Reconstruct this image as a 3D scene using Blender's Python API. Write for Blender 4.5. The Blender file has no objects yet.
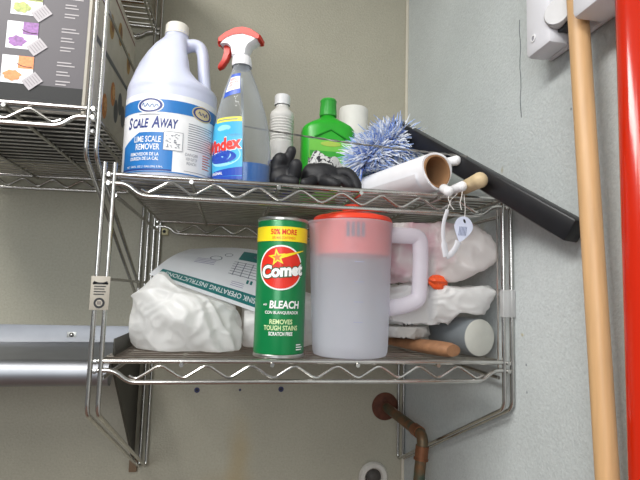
import bpy, bmesh, math, random
from mathutils import Vector, Matrix, noise
random.seed(7)
S = bpy.context.scene
COL = S.collection
PI = math.pi
def V(*a): return Vector(a)

# ------------------------------------------------------------------ materials
MATS = {}
def lin(c):
    return tuple(((x/255)/12.92 if x/255 <= .04045 else ((x/255+.055)/1.055)**2.4) for x in c)
def mat(name, rgb, rough=.5, metal=0, var=.06, scale=40, bump=0, bscale=200, trans=0, clear=0, coat=0, sss=0):
    """Principled material whose colour wanders a little with procedural noise."""
    if name in MATS: return MATS[name]
    m = bpy.data.materials.new(name); m.use_nodes = True
    nt = m.node_tree; N = nt.nodes; L = nt.links
    b = N['Principled BSDF']; out = N['Material Output']
    c = lin(rgb)
    b.inputs['Roughness'].default_value = rough
    b.inputs['Metallic'].default_value = metal
    b.inputs['Coat Weight'].default_value = coat
    if sss:
        b.inputs['Subsurface Weight'].default_value = sss
        b.inputs['Subsurface Radius'].default_value = (.02, .02, .02)
        b.inputs['Subsurface Scale'].default_value = .5
    tc = N.new('ShaderNodeTexCoord')
    nz = N.new('ShaderNodeTexNoise'); nz.inputs['Scale'].default_value = scale; nz.inputs['Detail'].default_value = 3
    L.new(tc.outputs['Object'], nz.inputs['Vector'])
    rp = N.new('ShaderNodeValToRGB')
    rp.color_ramp.elements[0].position = .3; rp.color_ramp.elements[1].position = .7
    rp.color_ramp.elements[0].color = (*[x*(1-var) for x in c], 1)
    rp.color_ramp.elements[1].color = (*[min(1, x*(1+var)) for x in c], 1)
    L.new(nz.outputs['Fac'], rp.inputs['Fac']); L.new(rp.outputs['Color'], b.inputs['Base Color'])
    if bump:
        n2 = N.new('ShaderNodeTexNoise'); n2.inputs['Scale'].default_value = bscale; n2.inputs['Detail'].default_value = 2
        L.new(tc.outputs['Object'], n2.inputs['Vector'])
        bp = N.new('ShaderNodeBump'); bp.inputs['Strength'].default_value = bump; bp.inputs['Distance'].default_value = .002
        L.new(n2.outputs['Fac'], bp.inputs['Height']); L.new(bp.outputs['Normal'], b.inputs['Normal'])
    sh = b.outputs[0]
    if trans:       # thin translucent plastic: part of the light passes through the sheet diffusely
        t = N.new('ShaderNodeBsdfTranslucent'); L.new(rp.outputs['Color'], t.inputs['Color'])
        mx = N.new('ShaderNodeMixShader'); mx.inputs[0].default_value = trans
        L.new(sh, mx.inputs[1]); L.new(t.outputs[0], mx.inputs[2]); sh = mx.outputs[0]
    if clear:       # see-through share
        t = N.new('ShaderNodeBsdfTransparent'); t.inputs['Color'].default_value = (*[.6+.4*min(1, x/max(c)) for x in c], 1)
        mx = N.new('ShaderNodeMixShader'); mx.inputs[0].default_value = clear
        L.new(sh, mx.inputs[1]); L.new(t.outputs[0], mx.inputs[2]); sh = mx.outputs[0]
    L.new(sh, out.inputs['Surface'])
    MATS[name] = m
    return m

def wall_mat(name, rgb, stains, bump=.35, var=.05):
    m = mat(name, rgb, rough=.55, var=var, scale=5)
    nt = m.node_tree; N = nt.nodes; L = nt.links; b = N['Principled BSDF']
    tc = [n for n in N if n.type == 'TEX_COORD'][0]; rp = [n for n in N if n.type == 'VALTORGB'][0]
    col = rp.outputs['Color']
    # pebbled wall-panel texture: fine speckle in colour plus bump
    sp = N.new('ShaderNodeTexNoise'); sp.inputs['Scale'].default_value = 210; sp.inputs['Detail'].default_value = 3; sp.inputs['Roughness'].default_value = .6
    L.new(tc.outputs['Object'], sp.inputs['Vector'])
    r2 = N.new('ShaderNodeValToRGB'); r2.color_ramp.elements[0].position = .32; r2.color_ramp.elements[1].position = .62
    r2.color_ramp.elements[0].color = (.86, .86, .86, 1); r2.color_ramp.elements[1].color = (1, 1, 1, 1)
    L.new(sp.outputs['Fac'], r2.inputs['Fac'])
    mu = N.new('ShaderNodeMix'); mu.data_type = 'RGBA'; mu.blend_type = 'MULTIPLY'; mu.inputs[0].default_value = .8
    L.new(col, mu.inputs[6]); L.new(r2.outputs['Color'], mu.inputs[7]); col = mu.outputs[2]
    for (cx, cy, cz, sx, sy, sz, sc, amt) in stains:     # dirt of its own shape
        mp = N.new('ShaderNodeMapping')
        mp.inputs['Location'].default_value = (-cx/sx, -cy/sy, -cz/sz); mp.inputs['Scale'].default_value = (1/sx, 1/sy, 1/sz)
        L.new(tc.outputs['Object'], mp.inputs['Vector'])
        ln = N.new('ShaderNodeVectorMath'); ln.operation = 'LENGTH'; L.new(mp.outputs[0], ln.inputs[0])
        ad = N.new('ShaderNodeMath'); ad.operation = 'MULTIPLY_ADD'; ad.inputs[1].default_value = .9
        nz = N.new('ShaderNodeTexNoise'); nz.inputs['Scale'].default_value = .9/min(sx, sy, sz)*.6; L.new(tc.outputs['Object'], nz.inputs['Vector'])
        L.new(nz.outputs['Fac'], ad.inputs[0]); L.new(ln.outputs['Value'], ad.inputs[2])
        mr = N.new('ShaderNodeMapRange'); mr.interpolation_type = 'SMOOTHSTEP'
        mr.inputs['From Min'].default_value = .45; mr.inputs['From Max'].default_value = 1.45
        mr.inputs['To Min'].default_value = amt; mr.inputs['To Max'].default_value = 0
        L.new(ad.outputs[0], mr.inputs['Value'])
        mx = N.new('ShaderNodeMix'); mx.data_type = 'RGBA'; mx.inputs[7].default_value = (*lin(sc), 1)
        L.new(mr.outputs[0], mx.inputs[0]); L.new(col, mx.inputs[6]); col = mx.outputs[2]
    L.new(col, b.inputs['Base Color'])
    n2 = N.new('ShaderNodeTexNoise'); n2.inputs['Scale'].default_value = 230; n2.inputs['Detail'].default_value = 2
    L.new(tc.outputs['Object'], n2.inputs['Vector'])
    bp = N.new('ShaderNodeBump'); bp.inputs['Strength'].default_value = bump; bp.inputs['Distance'].default_value = .003
    L.new(n2.outputs['Fac'], bp.inputs['Height']); L.new(bp.outputs['Normal'], b.inputs['Normal'])
    return m

chrome = mat('chrome_wire', (196, 194, 190), .22, 1, .10, 60)
deck_wire = mat('deck_wire', (158, 154, 146), .3, 1, .12, 60)
steel = mat('brushed_steel', (150, 152, 157), .5, 1, .06, 18)
dark_steel = mat('dark_bracket_steel', (78, 76, 70), .5, .6, .1, 30)
white_pl = mat('white_plastic', (238, 238, 240), .38, 0, .02)
jug_pl = mat('jug_plastic', (212, 216, 236), .32, 0, .02, 30, sss=.15)
black_rub = mat('black_rubber', (26, 26, 30), .6, 0, .25, 90)
black_pl = mat('black_plastic', (20, 20, 24), .38, 0, .2, 60)
ink = mat('black_ink', (30, 30, 34), .6)

# ------------------------------------------------------------------ mesh builder
_text_cache = {}
def text_geo(s, bold=0, shear=0, sx=1):
    k = (s, bold, shear, sx)
    if k in _text_cache: return _text_cache[k]
    cu = bpy.data.curves.new('lettering', 'FONT'); cu.body = s; cu.align_x = 'CENTER'; cu.align_y = 'CENTER'
    cu.size = 1; cu.offset = bold; cu.shear = shear; cu.resolution_u = 3
    ob = bpy.data.objects.new('lettering', cu); COL.objects.link(ob)
    bpy.context.view_layer.update()
    me = bpy.data.meshes.new_from_object(ob.evaluated_get(bpy.context.evaluated_depsgraph_get()))
    vs = [(v.co.x*sx, v.co.y) for v in me.vertices]; fs = [tuple(p.vertices) for p in me.polygons]
    bpy.data.objects.remove(ob); bpy.data.curves.remove(cu); bpy.data.meshes.remove(me)
    if vs:      # normalise: width 1 when asked by the caller, centred
        x0 = min(v[0] for v in vs); x1 = max(v[0] for v in vs); y0 = min(v[1] for v in vs); y1 = max(v[1] for v in vs)
        vs = [(v[0]-(x0+x1)/2, v[1]-(y0+y1)/2) for v in vs]
        dim = (x1-x0, y1-y0)
    else: dim = (1, 1)
    _text_cache[k] = (vs, fs, dim)
    return _text_cache[k]

class MB:
    def __init__(s): s.v = []; s.f = []; s.m = []
    def add(s, vs, fs, m=0):
        o = len(s.v); s.v += [Vector(v) for v in vs]
        for f in fs: s.f.append(tuple(o+i for i in f)); s.m.append(m)
    def bm(s, bm, m=0, M=None):
        bm.verts.index_update()
        s.add([(M @ v.co if M else v.co.copy()) for v in bm.verts], [[v.index for v in f.verts] for f in bm.faces], m); bm.free()
    def box(s, lo, hi, m=0, bev=0, M=None):
        b = bmesh.new(); bmesh.ops.create_cube(b, size=1)
        lo = Vector(lo); hi = Vector(hi)
        for v in b.verts: v.co = Vector([lo[i]+(v.co[i]+.5)*(hi[i]-lo[i]) for i in range(3)])
        if bev: bmesh.ops.bevel(b, geom=b.edges[:], offset=bev, segments=2, affect='EDGES', profile=.5)
        s.bm(b, m, M)
    def tube(s, pts, r, seg=8, m=0, closed=False, cap=True, squash=None):
        pts = [Vector(p) for p in pts]; n = len(pts)
        rs = r if isinstance(r, (list, tuple)) else [r]*n
        T = []
        for i in range(n):
            a = pts[(i-1) % n] if (closed or i) else pts[i]; b = pts[(i+1) % n] if (closed or i < n-1) else pts[i]
            T.append((b-a).normalized())
        u = T[0].orthogonal().normalized() if squash is None else (Vector(squash[0])-T[0]*Vector(squash[0]).dot(T[0])).normalized()
        vs = []
        for i in range(n):
            u = (u-T[i]*u.dot(T[i]))
            u = u.normalized() if u.length > 1e-6 else T[i].orthogonal().normalized()
            w = T[i].cross(u)
            k = squash[1] if squash else 1
            for j in range(seg):
                a = 2*PI*j/seg
                vs.append(pts[i]+u*math.cos(a)*rs[i]+w*math.sin(a)*rs[i]*k)
        fs = []
        for i in range(n if closed else n-1):
            for j in range(seg):
                a = i*seg+j; b = i*seg+(j+1) % seg; c = ((i+1) % n)*seg+(j+1) % seg; d = ((i+1) % n)*seg+j
                fs.append((a, b, c, d))
        if cap and not closed:
            fs.append(tuple(range(seg-1, -1, -1))); fs.append(tuple((n-1)*seg+j for j in range(seg)))
        s.add(vs, fs, m)
    def lathe(s, prof, seg=48, M=None, m=0, deform=None):
        """prof: (r, z) list from bottom to top; ends with r=0 close the solid"""
        vs = []; idx = []
        for (r, z) in prof:
            if r < 1e-6: idx.append([len(vs)]*seg); vs.append(Vector((0, 0, z)))
            else:
                row = []
                for j in range(seg):
                    a = 2*PI*j/seg
                    p = Vector((r*math.cos(a), r*math.sin(a), z))
                    if deform: p = deform(p, a)
                    row.append(len(vs)); vs.append(p)
                idx.append(row)
        fs = []
        for i in range(len(idx)-1):
            A, B = idx[i], idx[i+1]
            for j in range(seg):
                k = (j+1) % seg
                q = [A[j], A[k], B[k], B[j]]
                f = []
                for t in q:
                    if t not in f: f.append(t)
                if len(f) > 2: fs.append(f)
        if M: vs = [M @ v for v in vs]
        s.add(vs, fs, m)
    def grid(s, fn, nu, nv, m=0):
        vs = [fn(i/nu, j/nv) for j in range(nv+1) for i in range(nu+1)]
        fs = [(j*(nu+1)+i, j*(nu+1)+i+1, (j+1)*(nu+1)+i+1, (j+1)*(nu+1)+i) for j in range(nv) for i in range(nu)]
        s.add(vs, fs, m)
    def rect(s, fn, x0, x1, y0, y1, m=0, n=8):
        s.grid(lambda u, v: fn(x0+u*(x1-x0), y0+v*(y1-y0)), n, max(1, n//3), m)
    def disc(s, fn, cx, cy, rx, ry, m=0, n=28, r0=0, rot=0):
        def pt(k, a):
            x = rx*k*math.cos(a); y = ry*k*math.sin(a)
            return fn(cx+x*math.cos(rot)-y*math.sin(rot), cy+x*math.sin(rot)+y*math.cos(rot))
        rings = [r0, (1+r0)/2, 1] if r0 else [.0001, .5, 1]
        vs = [pt(k, 2*PI*i/n) for k in rings for i in range(n)]
        fs = [(k*n+i, (k+1)*n+i, (k+1)*n+(i+1) % n, k*n+(i+1) % n) for k in range(2) for i in range(n)]
        s.add(vs, fs, m)
    def poly(s, fn, pts, m=0): s.add([fn(*p) for p in pts], [tuple(range(len(pts)))], m)
    def quad(s, fn, A, B, C_, D, m=0, n=10):
        A, B, C_, D = [Vector(q) for q in (A, B, C_, D)]
        s.grid(lambda u, v: fn(*(A.lerp(B, u).lerp(D.lerp(C_, u), v))), n, max(2, n//3), m)
    def text(s, fn, body, cx, cy, w=None, h=None, m=0, bold=0, shear=0, rot=0):
        """lettering of width w (and cap height h) laid out by fn(x, y)"""
        vs, fs, (dw, dh) = text_geo(body, bold, shear)
        if w is None: k = h/dh; kx = ky = k
        elif h is None: kx = ky = w/dw
        else: kx = w/dw; ky = h/dh
        c, sn = math.cos(rot), math.sin(rot)
        s.add([fn(cx+x*kx*c-y*ky*sn, cy+x*kx*sn+y*ky*c) for x, y in vs], fs, m)
    def build(s, name, mats, parent=None, root=None, sharp=40, mods=None, flat=False):
        me = bpy.data.meshes.new(name)
        o = root_loc(parent) if root is None else Vector(root)
        me.from_pydata([v-o for v in s.v], [], s.f); me.update()
        if not isinstance(mats, (list, tuple)): mats = [mats]
        for mm in mats: me.materials.append(mm)
        for p, i in zip(me.polygons, s.m): p.material_index = i; p.use_smooth = not flat
        if not flat: me.set_sharp_from_angle(angle=math.radians(sharp))
        ob = bpy.data.objects.new(name, me); COL.objects.link(ob)
        if parent: ob.parent = parent
        else: ob.location = o
        return ob
ROOTS = {}
def root_loc(p):
    if p is None: return Vector((0, 0, 0))
    while p.parent: p = p.parent
    return p.location.copy()
def thing(name, loc, label, cat, group=None):
    o = bpy.data.objects.new(name, None); COL.objects.link(o); o.location = loc; o.empty_display_size = .02
    return tag(o, label, cat, group)
def tag(o, label, cat, group=None):
    o['label'] = label; o['category'] = cat
    if group: o['group'] = group
    return o
def struct(o): o['kind'] = 'structure'; return o
def remesh(o, vox, smooth=4):
    r = o.modifiers.new('Remesh', 'REMESH'); r.mode = 'VOXEL'; r.voxel_size = vox; r.use_smooth_shade = True
    if smooth:
        q = o.modifiers.new('Smooth', 'SMOOTH'); q.iterations = smooth; q.factor = .5
def axis_mat(p, d):
    """matrix taking +Z to direction d at p"""
    return Matrix.Translation(Vector(p)) @ Vector(d).to_track_quat('Z', 'Y').to_matrix().to_4x4()

def arc_corner(pts, rad=.012, n=4):
    """round the inner corners of a polyline"""
    pts = [Vector(p) for p in pts]; out = [pts[0]]
    for a, b, c in zip(pts, pts[1:], pts[2:]):
        d1 = (a-b); d2 = (c-b); k = min(rad, d1.length*.45, d2.length*.45)
        p = b+d1.normalized()*k; q = b+d2.normalized()*k
        for i in range(n+1):
            t = i/n; out.append((1-t)**2*p+2*t*(1-t)*b+t*t*q)
    out.append(pts[-1]); return out

# ------------------------------------------------------------------ room
WX = .622                 # right wall
wall_b = wall_mat('beige_wall_panel', (173, 169, 152), [
    (.215, 0, -.30, .045, .2, .13, (170, 146, 92), .42),
    (.19, 0, -.36, .10, .2, .06, (150, 128, 84), .35),
    (.33, 0, .05, .3, .2, .05, (180, 168, 140), .25)])
wall_r = wall_mat('grey_wall_panel', (200, 206, 206), [
    (.622, -.398, .20, .2, .02, .06, (168, 156, 112), .5),
    (.622, -.472, .317, .2, .006, .01, (150, 140, 90), .5),
    (.622, -.535, .001, .2, .003, .003, (60, 70, 90), .8),
    (.622, -.536, -.04, .2, .003, .003, (60, 70, 90), .8),
    (.622, -.525, .045, .2, .006, .004, (176, 160, 96), .7),
    (.622, -.65, .36, .2, .003, .003, (80, 86, 96), .7)])
trim_m = mat('cream_trim', (206, 200, 184), .5)
FZ, CZ = -1.45, 1.35
b = MB(); b.box((-2.0, 0, FZ), (WX+.1, .1, CZ)); struct(b.build('wall_back', wall_b))
b = MB(); b.box((WX, -3.2, FZ), (WX+.1, 0, CZ)); struct(b.build('wall_right', wall_r))
b = MB(); b.box((WX-.0075, -.0055, FZ), (WX, 0, CZ), bev=.0015); struct(b.build('trim_1', trim_m))
b = MB(); b.box((-2.0, -3.2, FZ-.1), (WX+.1, .1, FZ)); struct(b.build('floor', mat('quarry_tile', (112, 82, 70), .6, 0, .1, 12)))
b = MB(); b.box((-2.0, -3.2, CZ), (WX+.1, .1, CZ+.1)); struct(b.build('ceiling', mat('ceiling_white', (225, 224, 218), .8)))
# hairline crack on the right wall
b = MB(); pts = [(WX-.0003, -.531+.0015*math.sin(i*1.7), .554-.0165*i) for i in range(11)]
b.tube(pts, .0007, 5)
tag(b.build('wall_crack', mat('crack_line', (110, 116, 118), .8)), 'thin grey vertical crack line on the right wall below the broom holder', 'crack')

# ------------------------------------------------------------------ wire shelving
DD = .505
RX = .0068          # half distance of the twin rods
def wire_unit(name, label, x0, W, levels, zb, zw, ztop_f, ztop_b, tie, sleeve=None):
    root = thing(name, (x0+W/2, -.25, zw), label, 'wire shelf', 'wall-mounted chrome wire shelving')
    yb = -.009
    for side, x in ((0, x0), (1, x0+W)):
        b = MB()
        for s in (-1, 1):
            xx = x+s*RX
            b.tube(arc_corner([(xx, -DD, ztop_f), (xx, -DD, zb), (xx, yb, zw), (xx, yb, ztop_b)], .014), .0033, 10)
        fr = b.build('end_frame', chrome, root)
        b = MB()
        for (zt) in tie: b.tube([(x, -DD, zt), (x, yb, zt)], .0024, 6)
        if side == 1 and sleeve: b.tube([(x-.013, -.4985, -.012), (x-.013, -.4985, .252)], .0015, 6)
        b.build('tie_rod', chrome, fr)
        for (z, t) in levels:
            for dz in (-.001, -.0135):
                for (y, sg) in ((-DD, -1), (yb, 1)):
                    k = MB(); k.lathe([(0, -.0028), (.0034, -.002), (.0034, .002), (0, .0028)], 10, axis_mat((x, y+sg*.0015, z+dz), (0, 1, 0)))
                    k.build('bolt', chrome, fr)
        if sleeve and side == 0:
            b = MB(); b.box((x-.0125, -DD-.0048, .069), (x+.0125, -DD-.0036, .115), 0, .0004)
            f = lambda u, v: V(x+u, -DD-.0052, .092+v)
            b.rect(f, -.010, .010, .012, .0145, 1, 2); b.poly(f, [(-.009, .0165), (-.002, .014), (-.009, .0115)], 1); b.poly(f, [(.009, .0165), (.001, .0135), (.009, .0115)], 1)
            for q in range(4): b.rect(f, -.008, .0075-.002*(q % 2), .0085-.0036*q, .0098-.0036*q, 1, 2)
            b.disc(f, 0, -.0135, .0072, .0072, 1, 20); f2 = lambda u, v: V(x+u, -DD-.0055, .092+v)
            b.disc(f2, 0, -.0135, .0044, .0044, 0, 16); b.rect(lambda u, v: V(x+u, -DD-.0057, .092+v), -.0028, .0028, -.0158, -.011, 2, 2)
            o = b.build('post_tag', [mat('tag_white', (164, 157, 145), .5), ink, mat('tag_grey', (120, 112, 106), .6)], fr)
            o['label'] = 'small white printed tag on the left front post'
        if sleeve and side == 1:
            b = MB(); b.box((x-.0115, -DD-.0052, .070), (x+.0115, -DD+.0052, .114), 0, .002)
            o = b.build('post_sleeve', mat('clear_sleeve', (206, 206, 206), .3, clear=.45), fr); o['label'] = 'translucent plastic sleeve on the right front post'
    for li, (z0, tilt) in enumerate(levels):
        zf = lambda x: z0 - tilt*(x0+W-x)
        P = lambda x, y, dz: V(x, y, zf(x)+dz)
        a0, a1 = x0+RX, x0+W-RX
        b = MB(); n = 21
        for i in range(n):
            y = -DD+.012+(DD-.034)*i/(n-1)
            b.tube([P(x0+.006, y, .0012), P(x0+W-.006, y, .0012)], .0019, 6)
        sh = b.build('shelf', deck_wire, root)
        for y, nm in ((-DD+.001, 'front_rail'), (yb-.001, 'back_rail')):
            b = MB()
            b.tube([P(a0-.004, y, 0), P(a1+.004, y, 0)], .0034, 10)
            b.tube(arc_corner([P(a0-.004, y, -.0125), P(x0+.024, y, -.0125), P(x0+.044, y, -.0285), P(x0+W-.044, y, -.0285), P(x0+W-.024, y, -.0125), P(a1+.004, y, -.0125)], .01), .0034, 10)
            r = b.build(nm, chrome, sh)
            b = MB(); pts = [P(x0+.044, y, -.0195)]
            for k in range(17):
                xx = x0+.053+.0315*k
                pts.append(P(xx, y, -.0245 if k % 2 == 0 else -.0045))
            pts.append(P(x0+W-.042, y, -.0195))
            b.tube(arc_corner(pts, .008, 4), .0021, 8); b.build('zigzag_wire', chrome, sh)
        for xx in (x0+.005, x0+W-.005):
            b = MB(); b.tube([P(xx, -DD, -.001), P(xx, yb, -.001)], .0030, 8); b.tube([P(xx, -DD+.02, -.0265), P(xx, yb-.02, -.0265)], .0030, 8)
            b.build('side_rail', chrome, sh)
        for k in range(4):
            xx = x0+.113+.1268*k
            b = MB(); b.tube([P(xx, -DD-.003, -.0045), P(xx, yb, -.0045)], .0032, 8); b.build('cross_bar', chrome, sh)
    # wall brackets that carry the back posts
    for x in (x0+.016, x0+W-.022):
        b = MB(); z = levels[0][0]-.024
        b.box((x-.010, -.006, z-.009), (x+.010, -.0005, z+.009), 0, .001)
        b.lathe([(0, 0), (.004, 0), (.004, .0015), (0, .002)], 12, axis_mat((x, -.0062, z), (0, -1, 0)), 1)
        b.build('wall_bracket', [mat('bracket_zinc', (196, 188, 150), .4, .5), ink], root)
    return root

main_unit = wire_unit('wire_shelf', 'chrome two-tier wire wall shelf holding the cleaning supplies', 0, .61, [(.2593, 0), (0, 0)], -.070, -.302, .276, .30, [.112], sleeve=True)
left_unit = wire_unit('wire_shelf', 'higher chrome wire wall shelf at the left edge holding the dark box', -.637, .61, [(.352, .012), (.738, 0)], .285, .072, .84, .86, [.52])
# dark ledge standing on the left end of the lower tier
b = MB(); b.box((.0155, -.478, .0035), (.0185, -.10, .0275), 0, .0006)
o = b.build('side_ledge', dark_steel, main_unit); o['label'] = 'dark metal ledge along the left end of the lower tier'

# ------------------------------------------------------------------ steel wall shelf behind the left post
root = thing('steel_shelf', (-.5, 0, -.30), 'stainless steel wall shelf with rolled front edge at lower left', 'steel shelf')
prof = [(-.0005, .011), (-.0005, -.027)]
prof = [(-.001, .011), (-.001, -.025), (-.004, -.0285), (-.30, -.0265)]
for i in range(13):
    a = PI/2+PI*1.15*i/12
    prof.append((-.302+.021*math.cos(a)*.95, -.0475+.021*math.sin(a)))
x0, x1 = -1.0, -.022
th = .0016
b = MB(); n = len(prof); vs = []
for i, (y, z) in enumerate(prof):
    a = prof[max(0, i-1)]; c = prof[min(n-1, i+1)]
    t = Vector((c[0]-a[0], c[1]-a[1])).normalized(); nn = Vector((-t.y, t.x))
    if i == 0: nn = Vector((1, 0)) if nn.x < 0 else nn
    for k, (yy, zz) in enumerate(((y, z), (y+nn.x*th*-1, z+nn.y*th*-1))):
        vs += [(x0, yy, zz), (x1, yy, zz)]
fs = []
for i in range(n-1):
    o = 4*i
    fs += [(o, o+1, o+5, o+4), (o+2, o+6, o+7, o+3), (o+1, o+3, o+7, o+5), (o, o+4, o+6, o+2)]
fs += [(0, 2, 3, 1), (4*n-4, 4*n-3, 4*n-1, 4*n-2)]
b.add(vs, fs); b.build('shelf_top', steel, root, sharp=35)
b = MB(); y0 = -.302; b.lathe([(0, -.001), (.0195, -.001), (.0195, .001), (0, .001)], 20, axis_mat((x1-.001, y0, -.0475), (1, 0, 0)))
b.build('end_cap', steel, root)
for x in (-.173, -.72):
    b = MB(); M = axis_mat((x, -.0026, -.010), (0, -1, 0))
    b.box((-.010, -.006, 0), (.010, .006, .0006), 0, .0002, M=M)
    b.lathe([(.005, 0), (.005, .002), (.003, .004), (0, .0045)], 14, M, 1)
    b.build('screw', [mat('washer_steel', (205, 205, 200), .4, .8), chrome], root)
b = MB(); tri = [(-.30, -.031), (-.004, -.031), (-.004, -.285), (-.012, -.285)]
vs = [(-.024, y, z) for y, z in tri]+[(-.020, y, z) for y, z in tri]
b.add(vs, [(0, 1, 2, 3), (7, 6, 5, 4), (0, 4, 5, 1), (1, 5, 6, 2), (2, 6, 7, 3), (3, 7, 4, 0)])
b.build('bracket', dark_steel, root, flat=True)
b = MB(); b.box((-.029, -.012, -.312), (-.0125, -.0005, -.286), 0, .001)
b.build('bracket_foot', mat('brown_foot', (120, 98, 76), .7), root)

# ------------------------------------------------------------------ food-picture box on the left unit
X1, X0b, YF, YB, ZB, ZT = -.052, -.40, -.462, -.135, .3570, .640
root = thing('cardboard_box', ((X0b+X1)/2, (YF+YB)/2, ZB), 'dark grey cardboard box with food photos standing on the left wire shelf', 'box')
b = MB(); b.box((X0b, YF, ZB), (X1, YB, ZT), 0, .0015)
grey = mat('box_grey_print', (82, 77, 82), .5, 0, .05, 6)
body = b.build('box_body', mat('box_cream', (196, 190, 178), .55), root)
b = MB(); e = .0004
f = lambda x, z: V(x, YF-e, z)
f1 = lambda x, z: V(x, YF-2*e, z)
f2 = lambda x, z: V(x, YF-3*e, z)
f3 = lambda x, z: V(x, YF-4*e, z)
b.rect(f, X0b+.001, X1-.0045, ZB+.038, ZT-.001, 0, 6)
b.rect(f, X0b+.001, X1-.0045, ZB+.001, ZB+.038, 1, 6)
zs = [.4160, .4690, .5220, .5750]; tone = [4, 5, 6, 4]
for k in range(4):
    zc = zs[k]; xo = -.147+.0025*k
    b.rect(f1, xo-.023, xo+.020, zc-.021, zc+.021, 2, 2)
    b.rect(f2, xo-.001, xo+.020, zc+.002, zc+.021, tone[k], 2)                # bowl of food at the top of the photo
    b.poly(f2, [(xo-.008+(.0120+.0014*math.sin(5*t+k)+.0008*math.sin(11*t))*math.cos(t), zc-.0095+(.0080+.0009*math.sin(7*t+k*2))*math.sin(t)) for t in [i*2*PI/40 for i in range(40)]], tone[k])
    b.tube([f2(xo-.003+.021*t, zc+.009-.012*t+.008*t*t) for t in (0, .25, .5, .75, 1)], .0006, 5, 7)
    c, s_ = math.cos(.72), math.sin(.72); cx, cz = xo+.020, zc-.016
    pp = [(cx+u*c-v*s_, cz+u*s_+v*c) for u, v in ((-.012, -.009), (.012, -.009), (.012, .009), (-.012, .009))]
    b.poly(f3, pp, 3)
    for q in range(5):
        u = -.008+.004*q; b.poly(lambda x, z: V(x, YF-5*e, z), [(cx+uu*c-v*s_, cz+uu*s_+v*c) for uu, v in ((u, -.006), (u+.0012, -.006), (u+.0012, .006), (u, .006))], 8)
    for q, wd in enumerate((.020, .025, 0, .016, .019, 0, .020, .015)):         # small pale caption lines, unreadable at this size
        if wd: b.rect(f1, xo+.052, xo+.052+wd, zc+.016-.0049*q, zc+.0178-.0049*q, 9, 2)
p = b.build('front_print', [grey, mat('box_black', (9, 9, 11), .6), mat('print_white', (236, 236, 240), .5), mat('print_silver', (178, 172, 176), .5),
    mat('print_orange', (232, 142, 84), .5, 0, .2, 300), mat('print_purple', (146, 96, 160), .5, 0, .3, 300), mat('print_green', (166, 176, 96), .5, 0, .3, 300),
    mat('print_dark', (88, 60, 70), .5), mat('print_midgrey', (140, 134, 138), .5), mat('print_palegrey', (176, 170, 172), .5)], body, flat=True)
p['label'] = 'dark grey printed front with food photos'
b = MB(); g = lambda y, z: V(X1+e, y, z); g1 = lambda y, z: V(X1+2*e, y, z)
b.rect(g, YF+.012, YF+.022, ZB+.09, ZT-.001, 1, 3); b.rect(g, YF+.001, YF+.011, ZB+.001, ZT-.001, 0, 3)
b.poly(g, [(YF+.024, .489), (YF+.024, .500), (YB-.004, .512), (YB-.004, .504)], 2)
b.poly(g, [(YF+.024, .615), (YF+.024, .619), (YB-.004, .626), (YB-.004, .622)], 1)
for y, z, k in ((-.275, .580, 3), (-.34, .56, 3), (-.30, .452, 4), (-.352, .41, 4), (-.24, .455, 2), (-.21, .44, 2), (-.27, .43, 2), (-.19, .56, 3)):
    b.disc(g, y, z, .017, .022, k, 20); b.disc(g1, y+.003, z+.004, .009, .012, 2 if k == 2 else k+2, 16)
b.rect(g, YF+.024, YB-.003, ZB+.002, ZB+.016, 7, 3)
p = b.build('side_print', [mat('edge_cream', (206, 196, 176), .5), mat('edge_redbrown', (112, 48, 44), .5), mat('side_slate', (92, 94, 100), .5),
    mat('side_gold', (168, 132, 72), .5, 0, .3, 200), mat('side_orange', (206, 132, 70), .5, 0, .3, 200), mat('side_brown', (120, 80, 50), .5, 0, .3, 200), mat('side_deep', (226, 170, 110), .5, 0, .3, 200), mat('side_dark', (52, 54, 60), .5)], body, flat=True)

b = MB(); b.box((X0b+.001, YF+.001, ZB-.0006), (X1-.001, YB-.001, ZB-.0001)); o = b.build('bottom_flap', MATS['box_black'], root); o['label'] = 'black underside of the box'

# box lying on the top tier of the left unit
root = thing('cardboard_box', (-.2, -.2, .7415), 'brown cardboard box on the topmost tier of the left wire shelf', 'box')
b = MB(); b.box((-.36, -.40, .7425), (-.045, -.10, .90), 0, .002); b.build('box_body', mat('kraft_card', (150, 112, 74), .75, 0, .1, 30), root)
b = MB(); b.rect(lambda x, z: V(x, -.4005, z), -.23, -.18, .7435, .895, 0, 3); b.build('packing_tape', mat('tape_tan', (172, 140, 96), .3), root)

# ------------------------------------------------------------------ jug
UZ = .2593+.0035        # standing height of the upper tier
JC = V(.066, -.388, UZ)
root = thing('detergent_jug', JC, 'white gallon jug of lime scale remover with blue and white label', 'jug')
def recess(p, a):
    z = p.z
    k = max(0, math.cos(a-.05))**1.5
    bell = max(0, min(1, (z-.166)/.022))*max(0, min(1, (.268-z)/.03))
    s_ = 1-.66*k*bell
    return Vector((p.x*s_, p.y*(1-.15*k*bell), z))
b = MB()
b.lathe([(0, 0), (.062, 0), (.070, .003), (.0735, .010), (.0735, .145), (.0728, .152), (.0735, .158), (.072, .166), (.068, .178), (.0635, .192), (.0565, .210), (.047, .228), (.036, .245), (.026, .256), (.0205, .263), (.0195, .268), (.0195, .274), (0, .274)], 72,
    Matrix.Translation(JC), 0, recess)
path = [(.006, 0, .244), (.020, 0, .254), (.033, 0, .256), (.0415, 0, .251), (.0455, 0, .238), (.0475, 0, .215), (.0500, 0, .19), (.054, 0, .165)]
from_pts = arc_corner([JC+Vector(p) for p in path], .008)
b.tube(from_pts, .0130, 14, squash=((0, 1, 0), .80))
jb = b.build('jug_body', jug_pl, root); remesh(jb, .0018, 5)
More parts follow.
